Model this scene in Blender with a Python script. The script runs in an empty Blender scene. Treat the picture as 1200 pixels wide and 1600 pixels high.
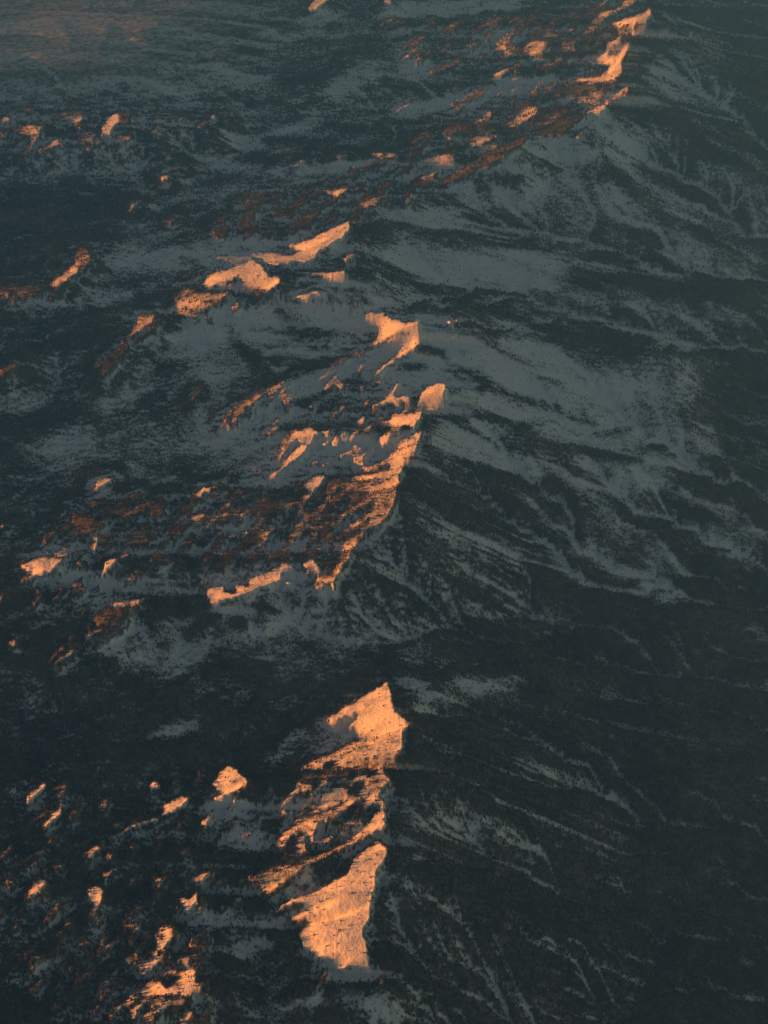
import bpy, math
import numpy as np

# ---------------------------------------------------------------------------
# camera, sky, sun, exposure
scene = bpy.context.scene
cam_data = bpy.data.cameras.new("camera")
cam_data.sensor_fit = 'VERTICAL'
cam_data.lens_unit = 'FOV'
cam_data.angle = math.radians(38.0)
cam_data.clip_start, cam_data.clip_end = 10.0, 400000.0
cam = bpy.data.objects.new("camera", cam_data)
cam.location = (0, 0, 7000.0)
cam.rotation_euler = (math.radians(90.0 - 35.0), 0, 0)
scene.collection.objects.link(cam)
scene.camera = cam

world = bpy.data.worlds.new("World"); scene.world = world; world.use_nodes = True
wn, wl = world.node_tree.nodes, world.node_tree.links
sky = wn.new('ShaderNodeTexSky'); sky.sky_type = 'NISHITA'; sky.sun_disc = False
sky.sun_elevation = math.radians(3.2); sky.sun_rotation = math.radians(-90.0)
sky.altitude = 2500.0; sky.air_density = 1.0; sky.dust_density = 4.0; sky.ozone_density = 0.2
wl.new(sky.outputs[0], wn['Background'].inputs[0])
wn['Background'].inputs[1].default_value = 0.035

sun_data = bpy.data.lights.new("sun", 'SUN')
sun_data.energy = 5.0; sun_data.angle = math.radians(1.0); sun_data.color = (1.0, 0.275, 0.04)
sun = bpy.data.objects.new("sun", sun_data); scene.collection.objects.link(sun)
sun.rotation_euler = (0, math.radians(-(90.0 - 3.2)), 0)      # shines from the west (-X), just above the horizon

vs = scene.view_settings
vs.view_transform = 'Standard'; vs.look = 'None'; vs.gamma = 1.0; vs.use_curve_mapping = False
vs.exposure = 1.95
scene.cycles.max_bounces = 4; scene.cycles.diffuse_bounces = 2; scene.cycles.volume_bounces = 0
scene.cycles.use_denoising = True

# ---------------------------------------------------------------------------
# What the photograph shows of this range, noted as map outlines (photo pixel -> ground by projection)
# lit slopes: (steepness, snow cover 0..1, outline); the cover also paints in some of the light
LIT = [
 (.34,1,"426,1425 455,1405 487,1395 520,1377 542,1365 552,1345 570,1327 592,1315 609,1327 600,1352 589,1362 589,1385 580,1410 577,1440 567,1452 572,1470 577,1500 580,1515 557,1507 535,1517 522,1511 516,1497 500,1500 490,1490 475,1482 466,1465 470,1452 487,1437 462,1440 452,1437 467,1427 487,1420 470,1413 455,1414 430,1429"),
 (.36,.45,"396,1370 425,1352 467,1350 505,1332 535,1320 560,1302 580,1285 595,1278 603,1280 606,1295 577,1312 555,1322 515,1337 492,1350 455,1370 417,1402"),
 (.36,.97,"510,1124 535,1107 565,1090 588,1075 607,1064 611,1078 613,1097 620,1112 641,1131 632,1147 585,1150 560,1147 557,1135 542,1142 552,1132 565,1115 540,1125 522,1134"),
 (.38,.62,"632,1145 630,1175 612,1190 580,1190 555,1195 530,1200 520,1190 495,1203 472,1205 472,1197 490,1187 520,1175 552,1160 585,1150 615,1140"),
 (.30,.3,"490,1212 520,1205 560,1200 540,1215 525,1220 500,1222"),
 (.32,.5,"466,1225 490,1225 487,1237 472,1238"),
 (.14,.9,"500,1240 535,1230 537,1247 517,1262"),
 (.36,.55,"431,1320 442,1303 462,1287 505,1270 532,1260 555,1250 565,1230 570,1215 587,1210 590,1192 597,1197 612,1225 597,1232 575,1242 562,1245 542,1265 527,1277 505,1288 492,1300 490,1318 480,1300 462,1302 435,1325"),
 (.32,.5,"467,1315 480,1320 470,1340 460,1330"),
 (.38,.85,"597,1242 602,1255 605,1292 590,1300 565,1297 580,1280 592,1265"),
 (.32,.4,"485,1550 502,1530 505,1513 515,1513 507,1535 492,1552"),
 (.3,.5,"590,1542 597,1526 602,1532"),
 (.36,.85,"330,1227 345,1205 357,1195 370,1202 390,1220 380,1230 365,1240 360,1250 337,1255 332,1247 345,1240"),
 (.34,.8,"332,1266 335,1270 320,1302 317,1292 307,1297 317,1282"),
 (.34,.9,"227,1231 242,1219 252,1225 251,1236 242,1235"),
 (.34,.9,"252,1247 260,1255 280,1245 300,1244 295,1257 272,1270 254,1277 255,1265"),
 (.34,.8,"252,1274 251,1282 227,1290 207,1294 190,1306 170,1314 168,1311 188,1301 205,1288 230,1280"),
 (.3,.6,"127,1335 152,1319 162,1327 142,1340"),
 (.3,.95,"135,1390 152,1382 162,1390 160,1407 150,1425 145,1415"),
 (.3,.6,"155,1365 182,1354 190,1358 170,1370 166,1383 160,1386 164,1370"),
 (.3,.5,"241,1372 250,1369 260,1380 247,1387"),
 (.36,.9,"274,1407 287,1400 295,1405 310,1392 310,1412 297,1430 285,1427 287,1415"),
 (.33,.6,"301,1377 310,1365 337,1359 340,1364 320,1380 310,1385"),
 (.3,.7,"39,1247 71,1220 75,1230 60,1245 45,1260"),
 (.3,.75,"66,1290 82,1272 100,1252 97,1275 77,1292 70,1300"),
 (.28,.5,"35,1357 57,1345 70,1346 45,1361"),
 (.28,.6,"39,1402 50,1382 60,1370 77,1377 65,1397 42,1407"),
 (.26,.4,"112,1330 135,1312 142,1302 137,1316"),
 (.34,.75,"240,1458 253,1467 260,1451 268,1456 268,1467 260,1482 247,1482 247,1501 240,1514 227,1525 221,1522 236,1510 240,1497 245,1475"),
 (.28,.4,"210,1484 219,1482 214,1508 210,1508"),
 (.28,.4,"227,1486 221,1503 219,1497"),
 (.32,.7,"260,1495 266,1488 273,1493 268,1501"),
 (.34,.75,"284,1493 293,1495 297,1508 307,1519 307,1542 294,1551 264,1553 221,1555 219,1549 240,1538 253,1535 260,1545 271,1536 281,1525 288,1514"),
 (.3,.45,"223,1562 249,1560 292,1558 268,1571 260,1579 247,1588 238,1597 219,1592 236,1575"),
 (.3,.5,"155,1477 162,1464 175,1456 167,1471 160,1481"),
 (.3,.6,"169,1597 180,1596 182,1600 170,1600"),
 (.26,.4,"128,1503 141,1497 132,1512"),
 (.26,.35,"104,1508 117,1512 110,1525"),
 (.33,.8,"27,884 60,872 92,870 95,880 82,895 57,901 42,912 40,907 52,896 37,890"),
 (.28,.6,"85,867 108,863 108,868 90,873"),
 (.33,.8,"137,904 160,896 162,887 162,877 185,870 207,860 202,870 182,875 177,887 162,900 147,905"),
 (.3,.6,"145,837 160,837 152,850 151,861 144,860 147,847"),
 (.25,.12,"110,805 142,803 155,820 140,832 122,830"),
 (.33,.75,"160,943 200,940 229,933 230,938 205,945 180,948"),
 (.28,.15,"145,967 165,952 205,950 197,960 172,973 155,980"),
 (.33,.7,"129,1001 140,989 160,979 150,991 132,1004"),
 (.33,.6,"85,1039 95,1027 107,1017 125,1013 112,1025 97,1033 87,1042"),
 (.3,.6,"12,1005 25,1000 32,1005 20,1012"),
 (.28,.5,"117,922 125,920 124,925 107,932"),
 (.3,.6,"0,931 7,929 3,938 0,938"),
 (.3,.6,"0,821 17,817 15,823 2,826"),
 (.34,.9,"305,775 317,762 332,760 352,757 330,767 312,775"),
 (.24,.9,"320,930 327,920 350,915 352,925 370,927 367,915 390,915 392,902 407,898 420,893 447,881 460,885 460,891 442,895 442,906 460,915 447,916 437,910 425,917 400,925 390,931 360,938 335,947 327,945 330,937"),
 (.3,.95,"474,882 485,875 500,882 501,892 492,894 477,887"),
 (.3,.6,"311,907 320,907 317,915 311,914"),
 (.22,.15,"330,880 352,880 350,890 335,888"),
 (.28,.3,"202,805 220,782 250,782 225,797 207,808"),
 (.2,.8,"145,767 152,750 182,744 170,757 152,768"),
 (.24,.25,"260,822 287,811 287,816 262,830"),
 (.24,.25,"262,845 290,827 285,836"),
 (.36,.6,"607,715 625,697 645,682 661,670 657,687 650,710 632,720 631,735 622,755 590,750 550,750 550,744 575,741 605,735 612,725 590,731 572,737 564,732 590,726"),
 (.34,.42,"622,755 622,772 617,792 607,812 600,820 572,834 565,845 555,857 545,880 535,895 525,908 524,932 517,920 492,922 497,900 512,900 525,885 535,855 542,842 562,832 575,820 580,807 560,820 540,832 532,832 555,817 572,807 585,785 572,787 555,800 537,810 530,825 525,825 530,807 545,795 570,780 575,770 560,760 540,762 515,767 520,759 542,753 570,754 580,747 600,750"),
 (.36,.75,"452,690 462,675 485,667 500,675 522,669 520,679 497,683 475,691"),
 (.1,.97,"522,673 540,674 552,684 547,690 540,683"),
 (.36,.7,"417,746 437,732 450,717 465,700 484,692 480,702 460,722 442,737 429,750"),
 (.2,.9,"475,760 490,745 512,744 500,760 490,770 482,767"),
 (.28,.35,"512,790 525,772 542,770 535,780 520,792"),
 (.28,.35,"455,825 475,812 482,802 500,797 482,815 462,826"),
 (.26,.4,"447,795 467,782 470,785 452,800 442,807"),
 (.33,.95,"592,680 620,676 612,682 600,697 596,700"),
 (.36,.92,"597,660 620,650 662,641 657,657 647,670 640,666 620,665"),
 (.33,.9,"555,660 570,649 572,652 567,664"),
 (.3,.7,"539,660 541,651 546,652 544,661"),
 (.3,.7,"567,664 586,669 585,674"),
 (.34,.98,"649,632 660,612 685,597 697,600 695,622 677,636 655,634"),
 (.32,.95,"589,635 605,622 622,597 625,600 616,620 640,620 645,630 612,633 597,637"),
 (.36,.97,"582,541 590,522 595,507 585,505 564,495 575,489 601,487 610,497 635,505 662,499 654,505 645,512 610,527"),
 (.36,.95,"622,556 625,545 640,527 645,512 654,505 656,530 652,540 632,556"),
 (.34,.6,"560,607 580,595 590,580 622,555 633,555 612,570 590,587 565,612"),
 (.32,.9,"695,504 710,500 721,494 715,502 702,507"),
 (.35,.98,"447,386 487,372 517,357 547,345 547,362 535,375 515,387 495,397 475,396 450,400 472,392"),
 (.18,.9,"450,400 475,396 495,397 496,405 480,415 460,412 440,416 422,415 412,406 397,404 395,397 430,395"),
 (.3,.85,"440,421 460,425 490,425 510,425 537,422 542,429 534,437 512,434 492,430 460,427"),
 (.3,.6,"535,407 552,393 556,400 540,415"),
 (.34,.75,"316,446 325,430 355,422 395,406 410,415 420,430 440,432 435,447 417,455 400,450 380,442 372,433 355,442 327,450"),
 (.32,.4,"272,464 289,449 313,457 367,455 348,471 332,481 295,495 281,492 276,479"),
 (.34,.97,"445,457 460,462 490,455 522,459 505,462 481,472 462,469"),
 (.2,.9,"322,407 332,400 330,410"),
 (.08,.85,"332,402 395,400 395,407 362,412"),
 (.28,.7,"495,292 507,297 560,295 520,307"),
 (.3,.5,"560,315 580,312 600,305 590,320 570,325"),
 (.3,.8,"460,332 472,330 470,335"),
 (.3,.8,"520,245 532,241 544,242 530,250"),
 (.2,.8,"455,260 472,248 478,252 460,262"),
 (.2,.8,"545,262 560,257 556,264"),
 (.28,.8,"570,240 597,239 625,240 617,246 597,246"),
 (.28,.6,"655,249 687,242 712,240 712,252 700,255 680,251"),
 (.28,.2,"831,213 810,230 790,245 765,261 745,264 744,272 725,280 682,290 695,280 720,267 719,260 740,260 757,237 790,230 810,217"),
 (.32,.7,"731,227 755,216 780,209 782,212 755,224 745,229 765,229 785,225 792,217 790,226 770,232 745,233"),
 (.33,.7,"657,278 690,264 693,267 660,281"),
 (.33,.6,"637,310 647,302 642,315 625,328"),
 (.33,.5,"732,186 755,185 762,172 770,172 765,187 752,191"),
 (.33,.55,"785,194 807,185 820,170 842,165 840,175 825,187 810,202 805,200"),
 (.36,.9,"762,121 785,109 797,106 800,110 782,120"),
 (.32,.5,"815,77 830,62 860,65 847,77 850,85 835,92 832,82"),
 (.28,.5,"770,66 787,60 805,49 792,67 791,79 780,75"),
 (.3,.8,"617,178 625,169 650,155 652,158 627,173"),
 (.3,.8,"620,96 635,87 650,80 654,69 655,78 632,95"),
 (.3,.8,"598,38 617,27 612,34"),
 (.3,.8,"600,0 615,0 610,7 600,7"),
 (.34,.55,"915,47 930,27 940,20 970,10 980,-6 1003,-6 985,12 962,22 947,29 932,35"),
 (.34,.6,"926,12 940,5 952,-4 956,0 940,11"),
 (.38,.95,"956,37 980,27 1005,20 1016,11 1020,22 1007,39 985,39 967,40"),
 (.36,.75,"931,89 945,80 950,67 970,56 972,60 952,75 950,87 965,85 975,72 980,65 985,69 977,87 972,99 972,115 960,127 947,124 932,126 900,129 907,121 932,121 947,112 952,100 940,97"),
 (.36,.8,"942,156 960,147 975,136 987,135 972,145 950,156"),
 (.36,.85,"912,181 925,170 945,160 949,172 937,182 927,179"),
 (.34,.7,"897,217 905,207 920,200 910,213"),
 (.22,.1,"832,212 862,197 905,177 917,182 897,197 875,215"),
 (.24,.2,"860,150 900,137 937,128 930,137 895,151"),
 (.33,.9,"480,15 492,-3 517,-3 502,12 487,19"),
 (.28,.7,"520,42 531,39 527,44"),
 (.3,.8,"320,185 342,178 335,188"),
 (.26,.7,"330,172 340,164 338,171"),
 (.22,.35,"300,98 337,91 360,86 345,94"),
 (.28,.7,"590,40 600,35 600,40"),
 (.3,.75,"156,214 160,197 177,175 185,178 195,186 182,195 172,213"),
 (.22,.2,"185,178 205,177 202,192 190,192"),
 (.28,.7,"107,193 130,181 132,186 110,197"),
 (.28,.5,"37,210 45,195 70,197 62,212 50,216"),
 (.24,.6,"40,231 57,223 52,232"),
 (.24,.6,"70,230 100,211 92,222 115,226 80,231"),
 (.26,.6,"0,185 10,181 21,190 0,193"),
 (.3,.7,"250,277 265,273 266,281 252,284"),
 (.2,.5,"270,266 289,253 279,264"),
 (.26,.7,"242,182 250,178 249,185"),
 (.26,.7,"267,188 279,184 272,192"),
 (.24,.7,"175,97 184,92 194,96"),
 (.18,.5,"147,101 160,96 158,103"),
 (.22,.5,"272,106 285,101 278,108"),
 (.2,.6,"92,71 110,59 122,53 107,65"),
 (.14,.5,"155,42 175,42 175,52 157,52"),
 (.32,.6,"74,447 95,432 110,422 120,405 125,415 120,428 100,442 86,451"),
 (.26,.35,"117,395 130,385 144,402 142,410 135,422 125,420 122,405"),
 (.16,.25,"0,452 50,445 72,450 50,470 25,460 0,460"),
 (.3,.5,"195,531 207,517 220,492 246,491 237,507 217,522 200,532"),
 (.2,.08,"150,572 175,556 197,533 203,545 175,565"),
 (.24,.2,"0,577 27,569 27,577 7,585 0,585"),
 (.28,.9,"199,327 215,315 217,317 203,330"),
 (.28,.6,"262,345 281,339 265,349"),
 (.3,.4,"360,662 370,640 400,616 422,613 407,625 385,640 367,661"),
 (.28,.4,"299,623 310,611 311,617"),
 (.26,.25,"510,576 532,561 560,551 590,538 592,541 560,556 530,568"),
 (.28,.45,"435,797 450,787 472,782 455,795"),
]
# outline of the wide flat valley floor where grazing sun skims (no relief asked for)
PLAIN = "-80,-40 430,-40 410,40 360,90 280,125 150,150 -80,165"

# crest and spur lines: "u,v,height ..."
RIDGES = [
 "1040,-60,1000 1015,15,1020 980,75,960 975,140,900 915,205,850 830,215,830 745,270,820 640,320,780 560,345,820 546,350,960 553,398,900 540,430,860 525,460,780 545,485,860 565,492,930 605,489,990 655,503,1060 658,540,1000 697,600,960 690,630,920 660,660,890 660,673,940 632,725,900 620,790,870 600,820,840 560,870,800 530,910,770 525,935,720 530,990,650 560,1040,700 605,1068,950 640,1130,930 628,1180,870 600,1225,820 604,1290,860 606,1325,930 588,1385,900 578,1440,850 582,1510,780 600,1560,700 610,1660,620",
 "602,1290,860 535,1320,800 470,1350,760 400,1385,700 330,1450,600",
 "590,1215,830 555,1250,800 500,1275,770 435,1318,720 370,1360,600",
 "600,1330,930 545,1365,850 487,1395,790 428,1426,740 390,1460,640",
 "634,1140,930 585,1150,880 520,1178,790 472,1200,740 400,1240,620",
 "600,1070,940 570,1085,880 515,1122,760 460,1160,640",
 "655,505,1060 640,540,980 612,570,900 560,610,800 510,645,700 430,690,640",
 "605,489,990 590,540,900 530,565,830 460,590,780 410,618,760 365,657,730 310,720,620",
 "697,600,960 640,625,880 560,650,790 500,665,770 455,685,760 380,715,660",
 "660,673,930 600,725,850 540,745,780 490,745,770 420,745,740 300,775,690 220,800,640",
 "484,692,770 455,715,750 420,748,730",
 "620,760,870 560,755,800 490,790,730 440,805,700 380,850,620",
 "610,800,860 550,800,790 500,830,720 440,850,640",
 "530,905,770 490,885,770 440,890,770 390,920,760 330,945,740 250,960,660 190,945,740 130,1000,735 86,1040,730 20,1090,620",
 "546,350,960 490,372,880 440,390,820 390,403,810 330,404,790 240,400,640",
 "540,430,860 480,425,820 420,420,800 360,428,790 320,445,780 280,470,760 220,500,740 160,570,700 80,620,600",
 "525,460,800 480,465,790 440,455,760",
 "130,390,780 100,430,770 60,450,740 0,460,700",
 "980,75,960 930,100,880 860,150,800 780,175,760 690,185,660",
 "1015,15,1020 940,40,900 850,70,830 790,112,800 700,150,720 615,178,700 520,215,640",
 "915,205,850 830,190,800 740,186,770 660,200,680",
 "745,270,820 680,250,780 600,242,750 520,248,730 440,262,700 360,270,640",
 "830,60,820 780,70,800 700,70,760 630,95,740 560,140,660",
 "380,1215,780 335,1255,750 317,1300,730 280,1340,620",
 "290,1250,770 250,1280,750 190,1305,730 120,1338,710 60,1380,700",
 "330,1360,760 300,1395,760 280,1440,700 255,1470,750 245,1510,740 300,1545,770 240,1560,740 220,1620,700",
 "200,1357,720 160,1375,725 148,1425,700 110,1480,640",
 # right-hand spurs
 "658,512,1040 730,560,820 800,590,680 880,605,560 960,640,420",
 "690,520,900 721,495,940 800,520,760 900,540,600 980,555,520 1050,545,540 1060,610,450 1080,700,340",
 "695,620,930 760,660,740 870,700,560 1000,720,420 1100,745,300",
 "650,690,920 740,735,700 850,760,520 960,775,400 1080,790,260",
 "615,800,860 700,850,660 780,880,520 880,900,420 960,960,300",
 "600,825,840 640,900,660 700,950,540 800,965,420 950,965,280 1150,970,180",
 "546,352,960 640,362,760 760,400,620 900,440,500 1050,455,400 1180,450,340",
 "553,400,900 660,450,700 790,490,560 900,535,480",
 "640,322,790 720,345,640 830,390,520 960,420,420",
 "790,240,820 850,290,640 940,350,500 1050,380,400",
 "915,207,850 960,270,640 1030,330,480 1150,400,320",
 "980,140,900 1060,190,680 1130,240,520 1230,300,380",
 "1018,20,1020 1080,70,760 1150,120,600 1250,160,480",
 "640,1132,930 720,1140,700 820,1145,500 950,1160,320 1100,1190,180",
 "612,1075,940 690,1060,660 780,1055,520 900,1060,340",
 "606,1325,930 680,1350,640 760,1400,440 860,1450,260 1000,1480,120",
 "612,1225,830 700,1250,560 800,1290,400 930,1330,220",
 "582,1505,780 660,1530,560 760,1590,360",
]
# open snow fields and wooded bands in the map: (strength, half width px, line)
SNOW = [
 (.95,26,"565,378 620,402 690,425 760,415 850,425"),(.6,20,"560,445 700,475"),(.9,24,"680,515 720,555 790,585 870,625"),
 (.85,26,"820,530 890,590 960,620"),(.9,20,"715,620 800,660 930,692"),(.8,18,"685,690 760,712 830,735"),
 (.7,30,"1000,740 970,700 960,600"),(.6,34,"1045,550 1055,620 1065,700"),(.95,22,"430,640 500,600 570,560 625,540"),
 (.9,20,"480,705 540,695 590,700"),(.95,20,"620,600 670,585"),(.75,32,"320,540 345,560"),(.6,28,"385,500 430,560"),
 (.6,18,"500,480 530,450"),(.75,20,"200,402 300,402 400,395"),(.85,9,"380,230 440,210 490,192"),(.95,11,"625,176 720,157 850,125"),
 (.85,16,"640,105 655,110"),(.85,8,"520,148 580,125"),(.7,7,"390,268 480,264 570,255"),(.7,7,"340,262 400,262"),(.7,6,"415,233 445,231"),
 (.8,11,"605,15 700,12 800,4"),(.7,12,"740,80 800,60"),(.7,14,"530,140 590,110"),(.7,16,"840,225 900,235"),(.75,20,"930,185 985,230"),
 (.7,16,"700,345 640,345 590,370"),(.6,22,"830,290 950,310"),(.55,20,"1000,335 1060,350"),(.45,25,"1060,60 1100,90"),(.45,30,"1050,130 1120,150"),
 (.5,26,"1130,270 1180,290"),(.5,24,"1080,390 1160,410"),(.55,20,"560,500 520,490"),
 (.55,22,"690,1085 720,1080"),(.6,13,"755,1068 800,1062"),(.30,50,"860,1190 960,1230"),(.35,30,"600,1000 660,1005"),(.5,22,"420,1000 500,960"),
 (.55,26,"1040,880 1030,920"),(.5,26,"1130,830 1160,850"),(.58,12,"265,1145 300,1135"),(.5,30,"190,1010 280,1030"),(.55,26,"350,1265 375,1300"),
 (.45,30,"330,1460 400,1470"),(.6,22,"545,1530 575,1560 600,1590"),(.45,16,"440,1570 480,1565"),(.6,30,"360,690 430,740"),(.5,26,"330,800 400,790"),
 (.45,40,"120,720 220,690"),(.45,26,"400,590 330,620"),(.5,26,"590,1130 520,1150"),(.6,16,"640,1040 660,1100"),(.5,12,"430,1180 500,1140"),
 (.6,14,"445,905 520,960"),(.5,30,"100,880 150,930"),(.45,12,"150,370 260,380"),(.7,10,"160,470 200,465"),(.55,8,"210,322 240,325"),
 (.4,40,"690,800 760,860"),(.35,40,"860,860 940,900"),(.2,26,"760,1290 850,1330"),(.35,16,"620,1380 640,1330"),(.3,20,"650,1290 700,1300"),
 (.7,12,"100,130 200,120 290,150"),(.6,12,"20,130 90,125"),(.6,14,"230,190 290,200"),(.65,12,"310,120 420,130"),(.6,14,"420,60 490,50"),
]
WOODS = [
 (.75,38,"610,850 680,900 770,935 900,955"),(.5,40,"660,770 740,800 840,830"),
 (.8,9,"560,395 660,445 790,490 900,535 1010,530"),(.8,7,"660,540 720,575 790,615 870,640"),(.8,8,"700,640 790,660 880,700 1000,715"),
 (.7,9,"660,690 740,730 860,760"),(.8,8,"600,520 520,560 440,590 380,615"),(.8,7,"430,640 500,620 560,590"),(.7,14,"480,520 440,490 410,470"),
 (.8,8,"360,520 400,570 430,600"),(.7,10,"650,575 625,575"),(.8,7,"690,638 640,640 580,645"),(.8,7,"660,668 600,668 540,662 440,668"),
 (.8,7,"630,725 560,740 500,745 450,765"),(.7,8,"340,790 460,770 520,770"),(.9,40,"650,790 690,760 740,780"),(.5,50,"560,960 700,960"),
 (.8,16,"540,370 600,380"),(.7,12,"545,415 570,425"),(.8,14,"760,280 860,270"),(.7,40,"1120,640 1170,560"),(.7,10,"560,360 640,350"),
 (.9,30,"40,520 150,520"),(.8,40,"60,340 150,330"),(.8,60,"60,960 40,1100"),(.7,10,"840,110 900,80"),(.8,12,"690,130 760,110"),
 (.7,8,"600,190 680,190"),(.6,8,"420,220 520,225"),(.7,10,"300,230 420,250"),
]

# slopes where the sun only rakes across spurs: (share lit, steepness, snow toned with the light, outline)
RAKED = [
 (.55,.24,.14,"330,345 420,320 520,290 610,285 700,268 640,312 560,345 480,360 400,376 335,372"),
 (.30,.30,.22,"235,795 330,772 450,775 560,760 610,770 600,815 545,860 470,872 360,885 235,875"),
 (.13,.30,.40,"15,1205 420,1185 430,1300 400,1400 330,1440 325,1600 90,1600 0,1500 0,1230"),
 (.30,.30,.40,"600,30 760,30 940,10 975,60 960,150 830,205 700,235 640,230 700,160 640,90"),
 (.28,.26,.45,"-20,165 120,175 300,170 360,190 140,240 -20,245"),
 (.22,.28,.35,"90,810 210,770 240,880 210,960 60,960 20,880"),
 (.26,.45,.55,"420,600 560,560 640,640 640,715 470,745 410,690"),
 (.25,.30,.40,"270,440 330,410 440,420 440,470 330,500 270,495"),
 (.40,.50,.58,"455,1200 560,1195 600,1230 600,1290 520,1320 430,1330 440,1260"),
 (.40,.60,.58,"195,1445 270,1440 318,1480 315,1560 290,1600 165,1600 195,1540"),
 (.22,.45,.55,"300,760 420,770 520,770 560,800 480,850 380,860 300,820"),
]

# slopes the sun just grazes, glowing dull rust
GLOW = [
 (.55,.085,.16,"300,770 420,760 520,745 600,760 600,820 540,870 500,930 470,880 360,880 280,860"),
 (.50,.075,.12,"320,350 420,318 520,288 620,275 720,240 840,205 930,170 960,130 900,130 800,170 700,190 740,225 640,235 560,262 480,290 380,310"),
 (.45,.080,.15,"760,20 940,0 990,60 940,110 850,110 780,70"),
 (.40,.075,.15,"100,790 210,770 330,800 300,860 200,860 90,850"),
 (.45,.080,.15,"60,440 150,380 150,420 90,470 0,480 0,445"),
 (.45,.080,.15,"150,575 200,520 250,490 260,500 210,550 160,590"),
 (.40,.080,.16,"120,985 210,945 250,935 200,985 90,1050 70,1040"),
 (.45,.080,.20,"330,670 380,620 430,600 430,625 370,670"),
 (.45,.085,.20,"470,1210 560,1190 610,1195 615,1240 590,1300 500,1345 420,1400 390,1380 450,1300"),
 (.35,.080,.18,"210,1440 320,1400 330,1600 160,1600 150,1480"),
]
# ---------------------------------------------------------------------------
# terrain height field
CAM_H, PITCH, VFOV = 7000.0, math.radians(35.0), math.radians(38.0)
SUN_EL = math.radians(3.2)
T = math.tan(SUN_EL)
FPX = 800.0 / math.tan(VFOV / 2)
SP, CP = math.sin(PITCH), math.cos(PITCH)

def project(x, y, z):
    d = y * CP + (CAM_H - z) * SP
    return 600 + x / d * FPX, 800 - (y * SP - (CAM_H - z) * CP) / d * FPX

def ground(u, v, z):
    a, b = (u - 600) / FPX, (800 - v) / FPX
    ry, rz = CP + b * SP, -SP + b * CP
    k = (z - CAM_H) / rz
    return k * a, k * ry

NX, NY = 1000, 960
Y0, Y1 = 4050.0, 27500.0
yy = Y0 * (Y1 / Y0) ** (np.arange(NY) / (NY - 1))
hw = 0.2583 * np.sqrt(yy ** 2 + CAM_H ** 2)
# fine columns where the photograph looks, wider ones beyond its edges
_d = np.where(np.abs(np.linspace(-1.34, 1.24, NX - 1)) < 1.08, 1.0, 3.4)
ss = np.concatenate([[0], np.cumsum(_d)]); ss = -2.0 + ss / ss[-1] * 3.7
X = ss[None, :] * hw[:, None]
Y = np.repeat(yy[:, None], NX, 1)
DX = hw[:, None] * np.gradient(ss)[None, :]
DY = np.repeat(np.gradient(yy)[:, None], NX, 1)

def to_grid(x, y):
    j = np.log(y / Y0) / math.log(Y1 / Y0) * (NY - 1)
    h_ = 0.2583 * np.sqrt(y ** 2 + CAM_H ** 2)
    i = np.interp(x / h_, ss, np.arange(NX))
    return i, j

def pts(s):
    return np.array([[float(c) for c in p.split(',')] for p in s.split()])

# ---- noise -----------------------------------------------------------------
_rng = np.random.RandomState(7)
_perm = _rng.permutation(1024)
_gx = np.cos(_rng.rand(1024) * 6.2831853); _ga = _rng.rand(1024) * 6.2831853
_gx, _gy = np.cos(_ga), np.sin(_ga)
def perlin(x, y):
    xi = np.floor(x).astype(np.int64); yi = np.floor(y).astype(np.int64)
    xf, yf = x - xi, y - yi
    def g(ix, iy):
        return _perm[(_perm[ix & 1023] + iy) & 1023]
    u = xf * xf * xf * (xf * (xf * 6 - 15) + 10); v = yf * yf * yf * (yf * (yf * 6 - 15) + 10)
    a = g(xi, yi); b = g(xi + 1, yi); c = g(xi, yi + 1); d = g(xi + 1, yi + 1)
    n00 = _gx[a] * xf + _gy[a] * yf; n10 = _gx[b] * (xf - 1) + _gy[b] * yf
    n01 = _gx[c] * xf + _gy[c] * (yf - 1); n11 = _gx[d] * (xf - 1) + _gy[d] * (yf - 1)
    return 1.5 * ((n00 * (1 - u) + n10 * u) * (1 - v) + (n01 * (1 - u) + n11 * u) * v)
def fbm(x, y, oct_, ridged=False):
    o = 0; a = 1; s = 0
    for k in range(oct_):
        n = perlin(x * 2 ** k + 17.3 * k, y * 2 ** k + 5.1 * k)
        if ridged: n = 1 - 2 * np.abs(n)
        o = o + a * n; s += a; a *= .5
    return o / s
def blur(a, n=1):
    for _ in range(n):
        p = np.pad(a, 1, mode='edge')
        a = (p[:-2, 1:-1] + 2 * p[1:-1, 1:-1] + p[2:, 1:-1]) / 4
        p = np.pad(a, 1, mode='edge')
        a = (p[1:-1, :-2] + 2 * p[1:-1, 1:-1] + p[1:-1, 2:]) / 4
    return a

def soft(a, n):
    """wide blur: box filters of half width n along both axes, twice"""
    for _ in range(2):
        for ax in (0, 1):
            p = np.pad(a, [(n + 1, n) if q == ax else (0, 0) for q in (0, 1)], mode='edge')
            c = np.cumsum(p, ax)
            a = (np.take(c, range(2 * n + 1, c.shape[ax]), ax) - np.take(c, range(0, c.shape[ax] - 2 * n - 1), ax)) / (2 * n + 1)
    return a

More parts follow.
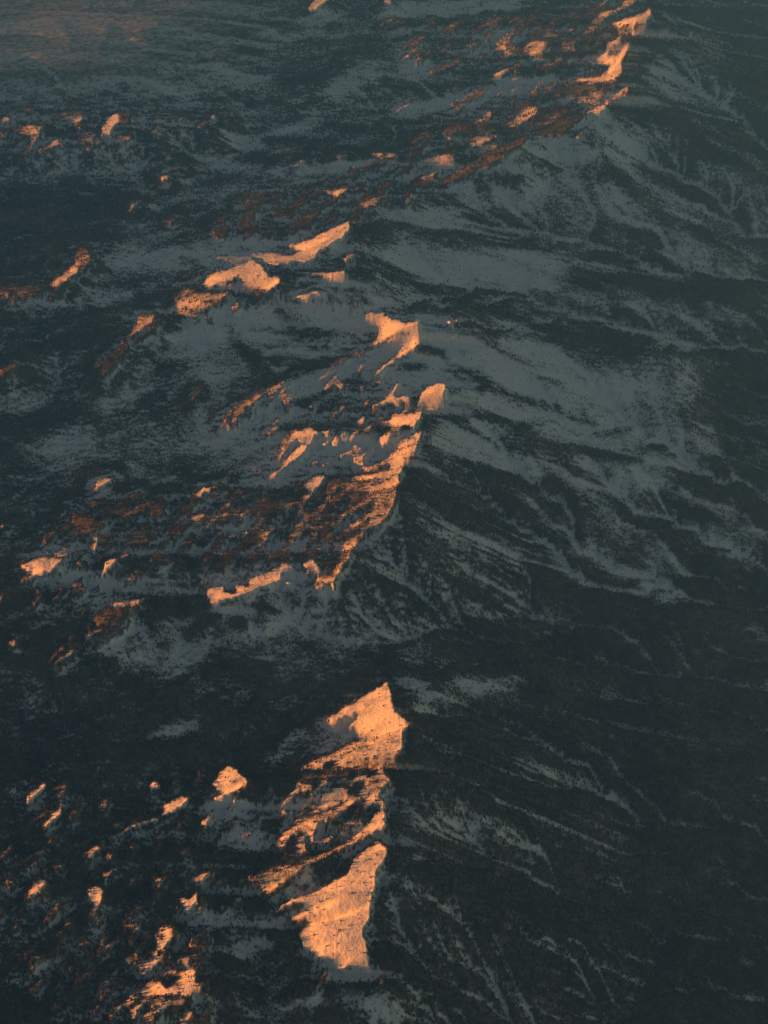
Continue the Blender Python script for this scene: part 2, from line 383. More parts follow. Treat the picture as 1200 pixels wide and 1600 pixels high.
# ---- maps drawn in photo pixels (half resolution, with a margin) ------------
MG, MW, MH = 60, 600 + 120, 800 + 120
mv, mu = np.mgrid[0:MH, 0:MW]
MU, MV = (mu - MG) * 2.0, (mv - MG) * 2.0
wob_u = MU + 4 * fbm(MU / 14, MV / 9, 3); wob_v = MV + 3 * fbm(MU / 14 + 40, MV / 9 + 9, 3)
def fill(poly, su=None, sv=None):
    P = pts(poly)
    u0, u1 = int((P[:, 0].min() - 12) / 2) + MG, int((P[:, 0].max() + 12) / 2) + MG + 2
    v0, v1 = int((P[:, 1].min() - 12) / 2) + MG, int((P[:, 1].max() + 12) / 2) + MG + 2
    u0, v0 = max(u0, 0), max(v0, 0)
    sl = (slice(v0, v1), slice(u0, u1))
    U, V = wob_u[sl], wob_v[sl]
    ins = np.zeros(U.shape, bool)
    for a, b in zip(P, np.roll(P, -1, 0)):
        if a[1] == b[1]: continue
        c = (a[1] > V) != (b[1] > V)
        ins ^= c & (U < (b[0] - a[0]) * (V - a[1]) / (b[1] - a[1]) + a[0])
    return sl, ins
def line_dist(line):
    P = pts(line); d = np.full(MU.shape, 1e9)
    for a, b in zip(P[:-1], P[1:]):
        ab = b - a
        q = np.clip(((MU - a[0]) * ab[0] + (MV - a[1]) * ab[1]) / (ab @ ab), 0, 1)
        d = np.minimum(d, np.hypot(MU - a[0] - q * ab[0], (MV - a[1] - q * ab[1]) * 1.35))
    return d
mapK = np.zeros(MU.shape)          # steepness of sunlit slopes, 0 = no sun
mapS = np.full(MU.shape, .30)      # snow cover; sunlit outlines get their own painted tone
mapS -= .34 * np.clip((MU - 560) / 160, 0, 1) * np.clip((MV - 720) / 460, 0, 1)
mapS -= .10 * np.clip((MV - 950) / 120, 0, 1)
mapS -= .10 * np.clip((380 - MU) / 150, 0, 1) * np.clip((MV - 180) / 80, 0, 1)
mapS += .15 * np.exp(-((MU - 500) / 300) ** 2 - ((MV - 590) / 230) ** 2)
mapS -= .10 * np.clip((MU - 620) / 80, 0, 1) * np.clip((MV - 1100) / 80, 0, 1)
mapS -= .10 * np.clip((MU - 980) / 60, 0, 1) * np.clip((350 - MV) / 100, 0, 1)
mapS -= .12 * np.clip((MU - 1000) / 200, 0, 1)
mapS -= .10 * np.clip((MV - 900) / 150, 0, 1) * np.clip((560 - MU) / 100, 0, 1)
for st, w, ln in SNOW:
    f = np.clip(1.35 - line_dist(ln) / w * .6, 0, 1)
    f = f * f * (3 - 2 * f)
    mapS = np.maximum(mapS, mapS * (1 - f) + st * f)
for st, w, ln in WOODS:
    f = np.clip(1.5 - line_dist(ln) / w * .8, 0, 1) * st
    mapS = mapS * (1 - f)
mapS = np.maximum(mapS, .05 - .09 * np.clip((MU - 620) / 120, 0, 1) * np.clip((MV - 900) / 200, 0, 1))
slP, inP = fill(PLAIN)
plain = np.zeros(MU.shape); plain[slP] = inP; plain = soft(plain, 22)
mapS = mapS * (1 - plain) + .48 * plain
lit_tone = np.full(MU.shape, -1.0)  # snow tone tied to the sunlit outlines; part of their brightness is painted
streak = fbm((MU * .80 - MV * .60) / 38 + 3, (MU * .60 + MV * .80) / 15, 3)
glow_n = fbm((MU * .80 - MV * .60) / 60 + 13, (MU * .60 + MV * .80) / 20, 5) + .45 * fbm(MU / 9, MV / 6, 2)
for share, k, s, poly in GLOW:
    sl, ins = fill(poly)
    ins &= glow_n[sl] > np.quantile(glow_n[sl][ins], 1 - share * .8)
    mapK[sl] = np.where(ins, k * .8, mapK[sl]); lit_tone[sl] = np.where(ins, s + .05, lit_tone[sl])
for share, k, s, poly in RAKED:
    sl, ins = fill(poly)
    cut = np.quantile(streak[sl][ins], 1 - share * .75)
    ins &= streak[sl] > cut
    mapK[sl] = np.where(ins, k * .42, mapK[sl]); lit_tone[sl] = np.where(ins, s, lit_tone[sl])
for k, s, poly in LIT:
    k = k * .78
    sl, ins = fill(poly)
    mapK[sl] = np.where(ins, k, mapK[sl])
    lit_tone[sl] = np.where(ins, min(s + (.07 if .38 < s < .78 else 0), .55 + s * .33), lit_tone[sl])  # middling cover whitened so the lit strips look brighter
litA = blur((lit_tone >= 0) * 1.0, 1)
mapS = blur(mapS, 6) * (1 - litA) + blur(np.where(lit_tone >= 0, lit_tone, mapS), 1) * litA
mapK = mapK * np.clip(1 + .6 * fbm(MU / 16, MV / 10, 3) + .5 * fbm(MU / 45 + 7, MV / 30, 2), .5, 1.7)

def lookup(m, h, inside_only=True, fillv=0.0):
    u, v = project(X, Y, h)
    a = np.round(u / 2).astype(int) + MG; b = np.round(v / 2).astype(int) + MG
    ok = (a >= 0) & (a < MW) & (b >= 0) & (b < MH)
    return np.where(ok, m[np.clip(b, 0, MH - 1), np.clip(a, 0, MW - 1)], fillv)

# ---- base relief from crest lines, sagging to the valley floors --------------
def base_relief():
    st = 4
    nx, ny = NX // st, NY // st
    Xc, Yc = X[::st, ::st][:ny, :nx], Y[::st, ::st][:ny, :nx]
    dx, dy = DX[::st, ::st][:ny, :nx] * st, DY[::st, ::st][:ny, :nx] * st
    # valley-floor trend: high western foothills, low eastern valley
    u0, v0 = project(Xc, Yc, 500.0)
    crest = pts(RIDGES[0])
    cu = np.interp(v0, crest[:, 1], crest[:, 0])
    off = (u0 - cu) / 1200
    pa, qa = Xc * .79 + Yc * .61, -Xc * .61 + Yc * .79          # spurs west of the crest trend this way
    left = LEV - 165 - T * Xc + 45 * fbm(Xc / 1500, Yc / 1500, 3) + 75 * fbm(pa / 1500, qa / 520, 3, True)
    right = LEV - 190 - 560 * np.clip(off * 1.7, 0, 1) + 60 * fbm(Xc / 2200, Yc / 2200, 3)
    w = np.clip(off * 12 + .5, 0, 1)
    floor = left * (1 - w) + right * w
    fix = np.full((ny, nx), np.nan)
    for r in RIDGES:
        P = pts(r)
        for a, b in zip(P[:-1], P[1:]):
            n = 60
            q = np.linspace(0, 1, n)[:, None]; p = a + (b - a) * q
            x, y = ground(p[:, 0], p[:, 1], p[:, 2])
            i, j = to_grid(x, y)
            # meander a little so that crests are not drawn with a ruler
            i = i / st + .8 * perlin(x / 420, y / 420); j = j / st + .8 * perlin(x / 420 + 31, y / 420)
            i, j = np.round(i).astype(int), np.round(j).astype(int)
            ok = (i >= 0) & (i < nx) & (j >= 0) & (j < ny)
            cur = fix[j[ok], i[ok]]
            z = p[ok, 2]
            if r is not RIDGES[0]: z = np.where(x[ok] < 0, z + T * -x[ok], z)
            fix[j[ok], i[ok]] = np.fmax(cur, z)
    m = ~np.isnan(fix)
    h = np.where(m, fix, floor)
    lam = 1 / 520.0 ** 2
    wx, wy = 1 / dx ** 2, 1 / dy ** 2
    for _ in range(500):
        p = np.pad(h, 1, mode='edge')
        n = (wx * (p[1:-1, :-2] + p[1:-1, 2:]) + wy * (p[:-2, 1:-1] + p[2:, 1:-1]) + lam * floor) / (2 * wx + 2 * wy + lam)
        h = np.where(m, fix, n)
    return h, st

def resize(a, ny, nx):
    j = np.linspace(0, a.shape[0] - 1, ny); i = np.linspace(0, a.shape[1] - 1, nx)
    j0 = np.minimum(j.astype(int), a.shape[0] - 2); i0 = np.minimum(i.astype(int), a.shape[1] - 2)
    fj, fi = (j - j0)[:, None], (i - i0)[None]
    r0 = a[j0][:, i0] * (1 - fi) + a[j0][:, i0 + 1] * fi
    r1 = a[j0 + 1][:, i0] * (1 - fi) + a[j0 + 1][:, i0 + 1] * fi
    return r0 * (1 - fj) + r1 * fj

# ---- running water cuts gullies ----------------------------------------------
def erode(h, X_, Y_, dx, dy, it, K, keep=None):
    ny, nx = h.shape
    idx = np.arange(ny * nx).reshape(ny, nx)
    offs = [(-1, 0), (1, 0), (0, -1), (0, 1), (-1, -1), (-1, 1), (1, -1), (1, 1)]
    area = (dx * dy + 0 * h).ravel()
    for n in range(it):
        best = np.zeros_like(h); rec = idx.copy(); dist = np.ones_like(h)
        p = np.pad(h, 1, mode='edge'); pi = np.pad(idx, 1, mode='edge')
        low = np.full_like(h, 1e9)
        for a, b in offs:
            q = p[1 + a:ny + 1 + a, 1 + b:nx + 1 + b]; qi = pi[1 + a:ny + 1 + a, 1 + b:nx + 1 + b]
            d = np.sqrt((a * dy) ** 2 + (b * dx) ** 2) + 0 * h
            s = (h - q) / d
            m = s > best
            best = np.where(m, s, best); rec = np.where(m, qi, rec); dist = np.where(m, d, dist)
            low = np.minimum(low, np.where(qi == idx, 1e9, q))
        P = rec.ravel(); S = area.copy()
        selfr = P == idx.ravel()
        cur = P.copy(); live = ~selfr
        for _ in range(10):
            add = np.bincount(cur[live], weights=S[live], minlength=S.size)
            nxt = cur[cur]
            newlive = live & (nxt != cur)
            S = S + add
            live, cur = newlive, nxt
        A = S.reshape(ny, nx)
        e = np.minimum(K * np.sqrt(A) * best, .45 * best * dist)
        if keep is not None: e = e * keep
        h = h - e
        h = np.where(best <= 0, np.minimum(low + .3, h + 25), h)
        lap = blur(h, 1) - h
        h = h + .12 * lap
    return h

# ---- the evening sun: lift what stood in it, sink what lay in shade -----------
STEEP = np.clip(.56 + .30 * fbm(X / 260, Y / 260, 3), .34, .85)
DG = np.hypot(DX, DY)
def cone(h):
    """screes: whatever was lifted keeps a foot no steeper than the ground allows"""
    sx, sy, sd = STEEP * DX, STEEP * DY, STEEP * DG
    for _ in range(2):
        for j in list(range(1, NX)) + [-q for q in range(NX - 2, -1, -1)]:
            o = abs(j) - 1 if j > 0 else abs(j) + 1
            j = abs(j)
            p = h[:, o]; d = p - sx[:, j]
            d[1:] = np.maximum(d[1:], p[:-1] - sd[1:, j]); d[:-1] = np.maximum(d[:-1], p[1:] - sd[:-1, j])
            h[:, j] = np.maximum(h[:, j], d)
        for i in list(range(1, NY)) + [-q for q in range(NY - 2, -1, -1)]:
            o = abs(i) - 1 if i > 0 else abs(i) + 1
            i = abs(i)
            p = h[o]; d = p - sy[i]
            d[1:] = np.maximum(d[1:], p[:-1] - sd[i, 1:]); d[:-1] = np.maximum(d[:-1], p[1:] - sd[i, :-1])
            h[i] = np.maximum(h[i], d)
    return h
def sun_pass(h, kmap, free, gain=1.0, delta=4.0, lift=True):
    g = h + T * X
    M = g[:, 0].copy()
    out = g.copy()
    for j in range(NX):
        c = g[:, j]; k = kmap[:, j]; f = free[:, j]
        lit = (k > 0) & ~f
        c2 = np.where(lit, np.minimum(np.maximum(c, M + k * DX[:, j]), np.maximum(M, c - 40) + 1.9 * k * DX[:, j]) if lift else c, np.where(f, c, np.minimum(c, M - delta)))
        out[:, j] = c2
        M = np.maximum(M, c2)
    return h + gain * (out - g)

def soft_y(a, n):
    p = np.pad(a, [(n + 1, n), (0, 0)], mode='edge')
    c = np.cumsum(p, 0)
    return (c[2 * n + 1:] - c[:-2 * n - 1]) / (2 * n + 1)

def sink(h, kmap, free, delta, n):
    """how far shaded ground must drop to stay under the shadow that crosses it"""
    g = h + T * X
    keep = (kmap > 0) | free
    M = np.maximum.accumulate(np.where(keep, g, -1e4), 1)
    M = np.where(M < 0, g, M)
    M = np.concatenate([M[:, :1], M[:, :-1]], 1)
    M = np.minimum(M, soft_y(soft_y(M, n), n) + 6)
    return np.where(keep, 0, np.minimum(0, M - delta - g))

def lit_mask(h):
    g = h + T * X
    M = np.maximum.accumulate(g, 1)
    lit = np.zeros(g.shape, bool); lit[:, 1:] = g[:, 1:] > M[:, :-1]
    return lit

def frame_free(h):
    u, v = project(X, Y, h)
    fr = (u < -25) | (u > 1260) | (v < -60) | (v > 1660)
    pl = lookup(plain, h) > .7
    return fr | pl

LEV = 745.0
def make_terrain(log=None):
    hb, st = base_relief()
    xs, ys, dxs, dys = X[::st, ::st], Y[::st, ::st], DX[::st, ::st] * st, DY[::st, ::st] * st
    hb = hb + 60 * fbm(xs / 900, ys / 900, 4) + 42 * fbm(xs / 380, ys / 380, 3, True)
    hb = erode(hb, xs, ys, dxs, dys, 40, .006)
    h = resize(hb, NY, NX)
    # the range west of the frame whose long shadow fills the lowland: as high as the lit slopes ask
    k = lookup(mapK, h); g = h + T * X
    lev = np.full(NY, np.nan)
    for i in range(NY):
        m = (k[i] > .2) & (ss > -.45)
        if m.sum() > 3: lev[i] = np.percentile(g[i][m], 25)
    ok = ~np.isnan(lev)
    lev = np.interp(np.arange(NY), np.arange(NY)[ok], lev[ok])
    lev = soft(np.repeat(lev[:, None], 2, 1), 20)[:, :1]
    lev = np.clip(lev, LEV - 40, LEV + 40)
    sr = -1.42 + .06 * perlin(Y / 2600, 3.3 + 0 * Y)
    wx = (ss[None] - sr) * hw[:, None]
    top = lev + 14 * fbm(Y / 500, 0 * Y + 8.8, 4) - T * X
    west = top - np.abs(wx) * np.where(wx < 0, .33, .42)
    fade = np.clip((20500 - Y) / 3500, 0, 1) ** .6
    west = west * fade + 300 * (1 - fade)
    h = np.where(ss[None] < -1.06, np.minimum(h, top - 60), h)
    h = np.maximum(h, west)
    u, v = project(X, Y, h)
    pl = soft(np.maximum(lookup(plain, h), ((u < -60) & (v < 172)) * 1.0), 6)
    flat = LEV - 25 - T * (-.62 * hw[:, None]) + 10 * fbm(X / 900, Y / 900, 4) +  -.038 * (X + .62 * hw[:, None])
    h = h * (1 - pl) + flat * pl
    rough = np.clip((h - 150) / 500, .25, 1)
    h = h + (1 - .85 * pl) * rough * (10 * fbm(X / 200, Y / 200, 3, True) + 4 * fbm(X / 60, Y / 60, 2))
    drop = 5 + 30 * np.clip(fbm(X / 330, Y / 330, 3, True) + .25, 0, 1)
    foot_n = 8 * fbm(X / 110, Y / 110, 3, True)
    crag = 4.0 * fbm(X / 95, Y / 75, 3, True); grit = 1.6 * fbm(X / 30, Y / 30, 2)
    for n in range(9):
        k = lookup(mapK, h); free = frame_free(h)
        h2 = sun_pass(h, k, free, 1.0, 4.0)
        up = np.where((k > 0) & ~free, h2, -1e4)
        foot = cone(up) + foot_n * (k == 0)
        h = np.maximum(np.maximum(h, np.where(k > 0, h2, -1e4)), foot)
        low = sink(h, k, free, drop, 6 if n < 5 else 3)
        h = h + np.minimum(low * .6, soft(low, 3 if n < 5 else 1) * 1.2)
        h = h + (blur(h, 2) - h) * (.7 if n < 4 else .25)
        if n in (1, 3, 5):
            hh = h[::2, ::2]
            e = erode(hh, X[::2, ::2], Y[::2, ::2], DX[::2, ::2] * 2, DY[::2, ::2] * 2, 14, .009, keep=np.where(k[::2, ::2] > 0, .2, 1.0)) - hh
            h = h + resize(e, NY, NX)
        if log: log(h, n)
    h = h + (1 - .85 * pl) * rough * np.where(k > 0, .8, 1) * (crag + grit)
    for n in range(4):
        k = lookup(mapK, h); free = frame_free(h)
        c = sun_pass(h, k, free, 1.0, 2.0) - h
        h = h + blur(np.where(c > 0, .9 * c, c), 1) * .95
    # meltwater gullies: they only cut down, so the light on the crests stays
    shade = blur(1.0 - (lookup(mapK, h) > 0), 3) ** 3 * (1 - pl)
    hh = h[::2, ::2]
    e = erode(hh, X[::2, ::2], Y[::2, ::2], DX[::2, ::2] * 2, DY[::2, ::2] * 2, 26, .009) - hh
    h = h + np.minimum(resize(e, NY, NX), 0) * shade
    return h
# ---------------------------------------------------------------------------
# materials
def material(name):
    m = bpy.data.materials.new(name); m.use_nodes = True
    n, l = m.node_tree.nodes, m.node_tree.links
    b = n['Principled BSDF']; b.inputs['Roughness'].default_value = .9; b.inputs['Specular IOR Level'].default_value = .1
    return m, n, l, b

def noise(n, l, co, scale, detail=4, rough=.55):
    t = n.new('ShaderNodeTexNoise'); t.inputs['Scale'].default_value = scale
    t.inputs['Detail'].default_value = detail; t.inputs['Roughness'].default_value = rough
    l.new(co, t.inputs['Vector']); return t.outputs['Fac']

def math_n(n, l, op, a, b, c=None):
    t = n.new('ShaderNodeMath'); t.operation = op
    for i, v in enumerate((a, b, c)):
        if v is None: continue
        if isinstance(v, (int, float)): t.inputs[i].default_value = v
        else: l.new(v, t.inputs[i])
    return t.outputs[0]

def mix_c(n, l, f, a, b):
    t = n.new('ShaderNodeMix'); t.data_type = 'RGBA'
    l.new(f, t.inputs['Factor'])
    for s, v in ((t.inputs['A'], a), (t.inputs['B'], b)):
        if isinstance(v, tuple): s.default_value = (*v, 1)
        else: l.new(v, s)
    return t.outputs['Result']

def ramp(n, l, f, lo, hi):
    t = n.new('ShaderNodeMapRange'); t.interpolation_type = 'SMOOTHSTEP'
    t.inputs['From Min'].default_value = lo; t.inputs['From Max'].default_value = hi
    l.new(f, t.inputs['Value']); return t.outputs['Result']

def terrain_material():
    m, n, l, b = material("snow_rock_and_brush")
    co = n.new('ShaderNodeTexCoord').outputs['Object']
    at = n.new('ShaderNodeAttribute'); at.attribute_name = 'snow'
    s = at.outputs['Fac']
    fine = noise(n, l, co, .040, 4, .7); mid = noise(n, l, co, .012, 5, .6)
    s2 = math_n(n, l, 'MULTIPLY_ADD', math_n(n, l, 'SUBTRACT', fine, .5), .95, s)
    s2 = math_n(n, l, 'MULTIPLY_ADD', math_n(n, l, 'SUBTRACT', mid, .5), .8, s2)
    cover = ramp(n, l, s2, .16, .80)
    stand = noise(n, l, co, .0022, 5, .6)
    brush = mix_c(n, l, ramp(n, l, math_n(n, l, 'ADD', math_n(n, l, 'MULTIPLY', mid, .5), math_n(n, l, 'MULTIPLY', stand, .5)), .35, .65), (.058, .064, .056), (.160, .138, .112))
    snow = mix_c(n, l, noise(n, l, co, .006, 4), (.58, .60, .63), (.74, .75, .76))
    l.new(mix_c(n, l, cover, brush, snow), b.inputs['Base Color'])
    bp = n.new('ShaderNodeBump'); bp.inputs['Strength'].default_value = .8; bp.inputs['Distance'].default_value = 9.0
    l.new(math_n(n, l, 'ADD', fine, mid), bp.inputs['Height'])
    l.new(bp.outputs['Normal'], b.inputs['Normal'])
    return m

def forest_material():
    m, n, l, b = material("conifer_foliage")
    co = n.new('ShaderNodeTexCoord').outputs['Object']
    f = ramp(n, l, math_n(n, l, 'ADD', math_n(n, l, 'MULTIPLY', noise(n, l, co, .03, 3), .4), math_n(n, l, 'MULTIPLY', noise(n, l, co, .0022, 5, .6), .6)), .36, .64)
    l.new(mix_c(n, l, f, (.045, .054, .040), (.105, .090, .060)), b.inputs['Base Color'])
    return m

MAT_T, MAT_F = terrain_material(), forest_material()

# ---------------------------------------------------------------------------
# the land
H = make_terrain()
u_, v_ = project(X, Y, H)
gx = np.gradient(H, axis=1) / DX
gy = np.gradient(H, axis=0) / DY
lapl = soft(H, 5) - H
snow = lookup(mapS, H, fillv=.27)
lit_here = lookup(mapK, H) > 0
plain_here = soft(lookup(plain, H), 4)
aspect = np.clip(soft(gy, 3), -.45, .45) * np.where(u_ < np.interp(v_, pts(RIDGES[0])[:, 1], pts(RIDGES[0])[:, 0]), .40, .52) - np.clip(soft(gx, 2), -.4, .4) * .2
east = np.clip((u_ - np.interp(v_, pts(RIDGES[0])[:, 1], pts(RIDGES[0])[:, 0])) / 60 + .5, 0, 1)
grain = fbm((X * .79 + Y * .61) / 900, (-X * .61 + Y * .79) / 230, 4) * (1 - east) + fbm((X * .91 - Y * .41) / 900, (X * .41 + Y * .91) / 260, 4) * east
nat = aspect + .40 * grain + .16 * fbm(X / 110, Y / 110, 3) + np.clip(lapl / 30, -.16, .12) + np.clip((soft(H, 1) - H) / 7, -.2, .2)
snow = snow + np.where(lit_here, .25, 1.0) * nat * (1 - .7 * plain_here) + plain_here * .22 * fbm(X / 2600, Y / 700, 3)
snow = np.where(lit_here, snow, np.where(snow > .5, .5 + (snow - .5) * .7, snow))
# the outer rim of the built land sinks under the far ground sheet
edge = np.minimum(np.minimum((np.arange(NX) / 45.0)[None], ((NX - 1 - np.arange(NX)) / 30.0)[None]),
                  np.minimum((np.arange(NY) / 25.0)[:, None], ((NY - 1 - np.arange(NY)) / 30.0)[:, None]))
edge = np.clip(edge, 0, 1); edge = edge * edge * (3 - 2 * edge)
H = H * edge + (-60.0) * (1 - edge)
nrm = np.dstack([-np.gradient(H, axis=1) / DX, -np.gradient(H, axis=0) / DY, np.ones_like(H)])
nrm /= np.linalg.norm(nrm, axis=2, keepdims=True)

def link(o, **kw):
    scene.collection.objects.link(o)
    for k, v in kw.items(): o[k] = v
    return o

def land(name, mask, **kw):
    """one mesh for the cells of a part of the range (mask over cells)"""
    idx = np.arange(NX * NY).reshape(NY, NX)
    q = np.stack([idx[:-1, :-1], idx[:-1, 1:], idx[1:, 1:], idx[1:, :-1]], -1)[mask]
    used, inv = np.unique(q.ravel(), return_inverse=True)
    me = bpy.data.meshes.new(name)
    me.vertices.add(len(used)); me.loops.add(q.size); me.polygons.add(len(q))
    me.vertices.foreach_set('co', np.stack([X.ravel()[used], Y.ravel()[used], H.ravel()[used]], 1).astype(np.float32).ravel())
    me.loops.foreach_set('vertex_index', inv.astype(np.int32).ravel())
    me.polygons.foreach_set('loop_start', np.arange(0, q.size, 4, dtype=np.int32))
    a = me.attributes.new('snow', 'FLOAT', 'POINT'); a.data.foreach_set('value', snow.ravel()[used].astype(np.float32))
    me.update()
    me.polygons.foreach_set('use_smooth', np.ones(len(q), bool))
    me.normals_split_custom_set_from_vertices(nrm.reshape(-1, 3)[used])
    me.materials.append(MAT_T)
    return link(bpy.data.objects.new(name, me), **kw)

uc = (u_[:-1, :-1] + u_[1:, 1:]) / 2; vc = (v_[:-1, :-1] + v_[1:, 1:]) / 2
crest = pts(RIDGES[0])
cu = np.interp(vc, crest[:, 1], crest[:, 0]); off = uc - cu + 20 * fbm(X[:-1, :-1] / 700, Y[:-1, :-1] / 700, 3)
# who belongs to which mountain, hill or valley
HILLS = [
 (120, 425, "wooded hill with a slanting orange crest by the left edge, above mid-height"),
 (225, 510, "small wooded hill with one sunlit shoulder, left of the twin snow peaks"),
 (60, 690, "broad shaded hill of mixed snow and trees at the left edge, halfway down"),
 (225, 740, "shaded snowy hill with pinkish crest, left of the central peak's spurs"),
 (70, 885, "hill crowned by a wide ragged orange snow patch near the left edge"),
 (180, 880, "hill with a curved hook of orange light beside the ragged snow patch"),
 (140, 990, "long wooded hill edged by two thin orange strips running down leftwards"),
 (170, 1150, "dark shaded hill without sun between the left-hand lit groups"),
 (60, 1265, "low hill with two short orange dashes near the left edge, lower part"),
 (255, 1262, "hill with an orange patch trailing a thin lit line to the left"),
 (55, 1390, "dark hill with faint orange tops at the left edge, near the bottom"),
 (155, 1400, "hill bearing a wedge-shaped orange snow face, lower left"),
 (310, 1395, "small hill with a bright orange cap left of the lowest spur"),
 (240, 1530, "rocky hill with tangled orange patches at the bottom left"),
 (60, 1530, "almost black wooded hill in the bottom left corner"),
 (180, 195, "far hill with a round orange face at the edge of the plain"),
 (50, 210, "far low hills with broken orange flecks at the left edge"),
 (280, 330, "flat dark wooded rise with a few orange specks below the far plain"),
 (420, 200, "far rolling hills striped with grey snow left of the far ridge"),
]
warp = 26 * fbm(X[:-1, :-1] / 800, Y[:-1, :-1] / 800, 4)
near = np.argmin(np.stack([np.hypot(uc + warp - a, (vc + warp * .6 - b) * 1.5) for a, b, t in HILLS]), 0)
left = off < 0
region = np.where(off > 260, 1, np.where(off < -260, 10 + near, 0))
core = region == 0
for lo, hi, r in ((985, 9e9, 3), (475, 985, 4), (335, 475, 5), (-9e9, 335, 6)):
    region[core & (vc > lo) & (vc <= hi)] = r
region[(region >= 10) & (vc < 160 + 14 * fbm(uc / 60, vc / 20, 2)) & (uc < 330)] = 2
region[ss[None, :-1] + 0 * uc < -1.1] = 7
region[(region == 1) & (vc > 985)] = 8
region[(region == 1) & (vc < 475)] = 9
K = dict(kind='structure')
land('valley', region == 1, label="dim valley side of snow and dark timber right of the central peak", category="valley", **K)
land('valley', region == 8, label="darkest valley without sun in the bottom right corner", category="valley", **K)
land('valley', region == 9, label="far shaded valley with long snow streaks at the upper right", category="valley", **K)
land('plain', region == 2, label="hazy flat plain with faint streaks at the top left", category="plain", **K)
land('mountain_range', region == 7, label="high range beyond the left edge that shades the lowland", category="mountain range", **K)
for r, text in ((3, "nearest mountain, a wide orange fan of snow on its sunlit side"),
                (4, "central pointed snow peak with lit spurs running down to the left"),
                (5, "smaller snow peak with a slanting orange face behind the central peak"),
                (6, "far ridge with a broken orange crest reaching the top right")):
    m = region == r
    foot = bpy.data.objects.new('mountain', None)
    jj, ii = np.nonzero(m); c = len(ii) // 2
    foot.location = (float(X[jj, ii].mean()), float(Y[jj, ii].mean()), 0.0)
    link(foot, label=text, category="mountain", **K)
    for part, mm, lab in (('sunlit_slope', m & left, "slope facing the low sun"), ('shaded_slope', m & ~left, "slope in blue shade")):
        o = land(part, mm, label=lab)
        o.parent = foot; o.matrix_parent_inverse.identity()
        o.location = (-foot.location[0], -foot.location[1], 0.0)
for q, (a, b, text) in enumerate(HILLS):
    m = region == 10 + q
    if m.sum() > 50: land('hill', m, label=text, category="hill", group="foothills left of the main crest", **K)

# ground to the horizon
R = 26000.0
me = bpy.data.meshes.new('ground')
N = 24
gv = [(R * (i / N * 2 - 1), 14000 + R * (j / N * 2 - 1), -30.0) for j in range(N + 1) for i in range(N + 1)]
gf = [(j * (N + 1) + i, j * (N + 1) + i + 1, (j + 1) * (N + 1) + i + 1, (j + 1) * (N + 1) + i) for j in range(N) for i in range(N)]
me.from_pydata(gv, [], gf)
a = me.attributes.new('snow', 'FLOAT', 'POINT'); a.data.foreach_set('value', np.full(len(gv), .3, np.float32))
me.materials.append(MAT_T)
link(bpy.data.objects.new('ground', me), kind='structure', label="low dark ground reaching the horizon", category="ground")

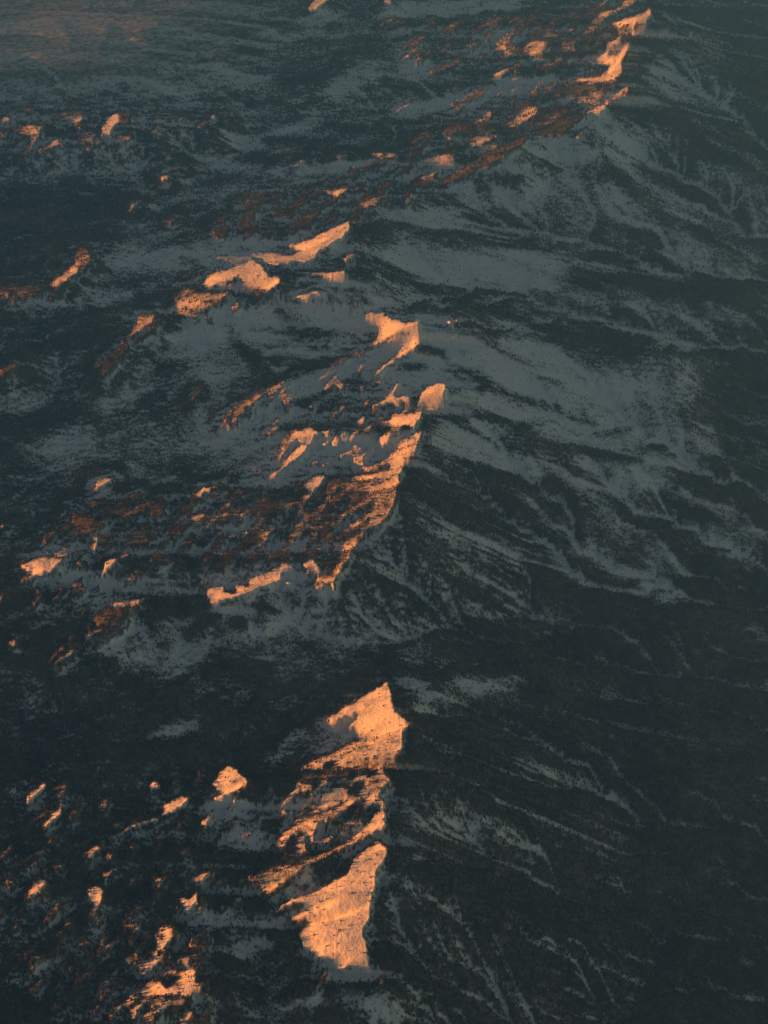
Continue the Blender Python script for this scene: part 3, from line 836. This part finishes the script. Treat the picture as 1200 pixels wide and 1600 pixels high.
# ---------------------------------------------------------------------------
# conifers: one mass of trees over the wooded slopes
def build_forest(count):
    rs = np.random.RandomState(11)
    fi = rs.rand(count) * (NX - 2); fj = rs.rand(count) * (NY - 2)
    i0, j0 = fi.astype(int), fj.astype(int); a, b = fi - i0, fj - j0
    def bl(F): return (F[j0, i0] * (1 - a) + F[j0, i0 + 1] * a) * (1 - b) + (F[j0 + 1, i0] * (1 - a) + F[j0 + 1, i0 + 1] * a) * b
    x, y, z, sn, uu, vv = bl(X), bl(Y), bl(H), bl(snow), bl(u_), bl(v_)
    cl = fbm(x / 70, y / 70, 3)
    p = np.clip(1.25 - 1.75 * (sn + .45 * cl), .045 + .5 * np.clip(cl - .12, 0, 1), 1)
    seen = (uu > -160) & (uu < 1500) & (vv > -40) & (vv < 1640)
    in_sun = bl(lit_here * 1.0)
    p = p * (1 - bl(plain_here)) * (1 - .25 * in_sun)
    keep = (rs.rand(count) < p) & seen & (z > -20)
    x, y, z = x[keep], y[keep], z[keep]
    n = len(x)
    ht = (12 + 12 * rs.rand(n)) * np.clip(y / 11000, .9, 1.6) * np.where(sn[keep] > .55, .72, 1); r = ht * (.27 + .1 * rs.rand(n))
    k = 5
    ang = np.arange(k) / k * 2 * np.pi
    rot = rs.rand(n) * 6.28
    V = np.zeros((n, k + 1, 3), np.float32)
    V[:, :k, 0] = x[:, None] + r[:, None] * np.cos(ang[None] + rot[:, None]) * (.8 + .4 * rs.rand(n, k))
    V[:, :k, 1] = y[:, None] + r[:, None] * np.sin(ang[None] + rot[:, None]) * (.8 + .4 * rs.rand(n, k))
    V[:, :k, 2] = (z - 1.0)[:, None] - .3 * r[:, None] + 0 * ang[None]
    V[:, k] = np.stack([x, y, z + ht], 1)
    base = np.arange(n)[:, None, None] * (k + 1)
    tri = np.array([[q, (q + 1) % k, k] for q in range(k)])
    F = (base + tri[None]).reshape(-1, 3)
    me = bpy.data.meshes.new('forest')
    me.vertices.add(n * (k + 1)); me.loops.add(F.size); me.polygons.add(len(F))
    me.vertices.foreach_set('co', V.ravel()); me.loops.foreach_set('vertex_index', F.astype(np.int32).ravel())
    me.polygons.foreach_set('loop_start', np.arange(0, F.size, 3, dtype=np.int32))
    me.update(); me.materials.append(MAT_F)
    print('trees', n)
    return link(bpy.data.objects.new('forest', me), kind='stuff', label="dark conifer forest speckling the mountain slopes", category="forest")
build_forest(400000)

# ---------------------------------------------------------------------------
# evening haze over the whole range
HAZE = 1.8e-5
if HAZE:
    me = bpy.data.meshes.new('haze')
    x0, x1, y0, y1, z0, z1 = -26500, 26500, -12500, 40500, -70, 7200
    hv = [(x, y, z) for z in (z0, z1) for y in (y0, y1) for x in (x0, x1)]
    me.from_pydata(hv, [], [(0, 2, 3, 1), (4, 5, 7, 6), (0, 1, 5, 4), (2, 6, 7, 3), (0, 4, 6, 2), (1, 3, 7, 5)])
    m = bpy.data.materials.new('haze'); m.use_nodes = True
    n, l = m.node_tree.nodes, m.node_tree.links
    n.remove(n['Principled BSDF'])
    pv = n.new('ShaderNodeVolumePrincipled'); pv.inputs['Density'].default_value = HAZE
    pv.inputs['Color'].default_value = (.17, .57, 1.0, 1); pv.inputs['Anisotropy'].default_value = -.75
    l.new(pv.outputs[0], n['Material Output'].inputs['Volume'])
    me.materials.append(m)
    link(bpy.data.objects.new('haze', me), kind='stuff', label="thin blue-green evening haze over the mountains", category="haze")
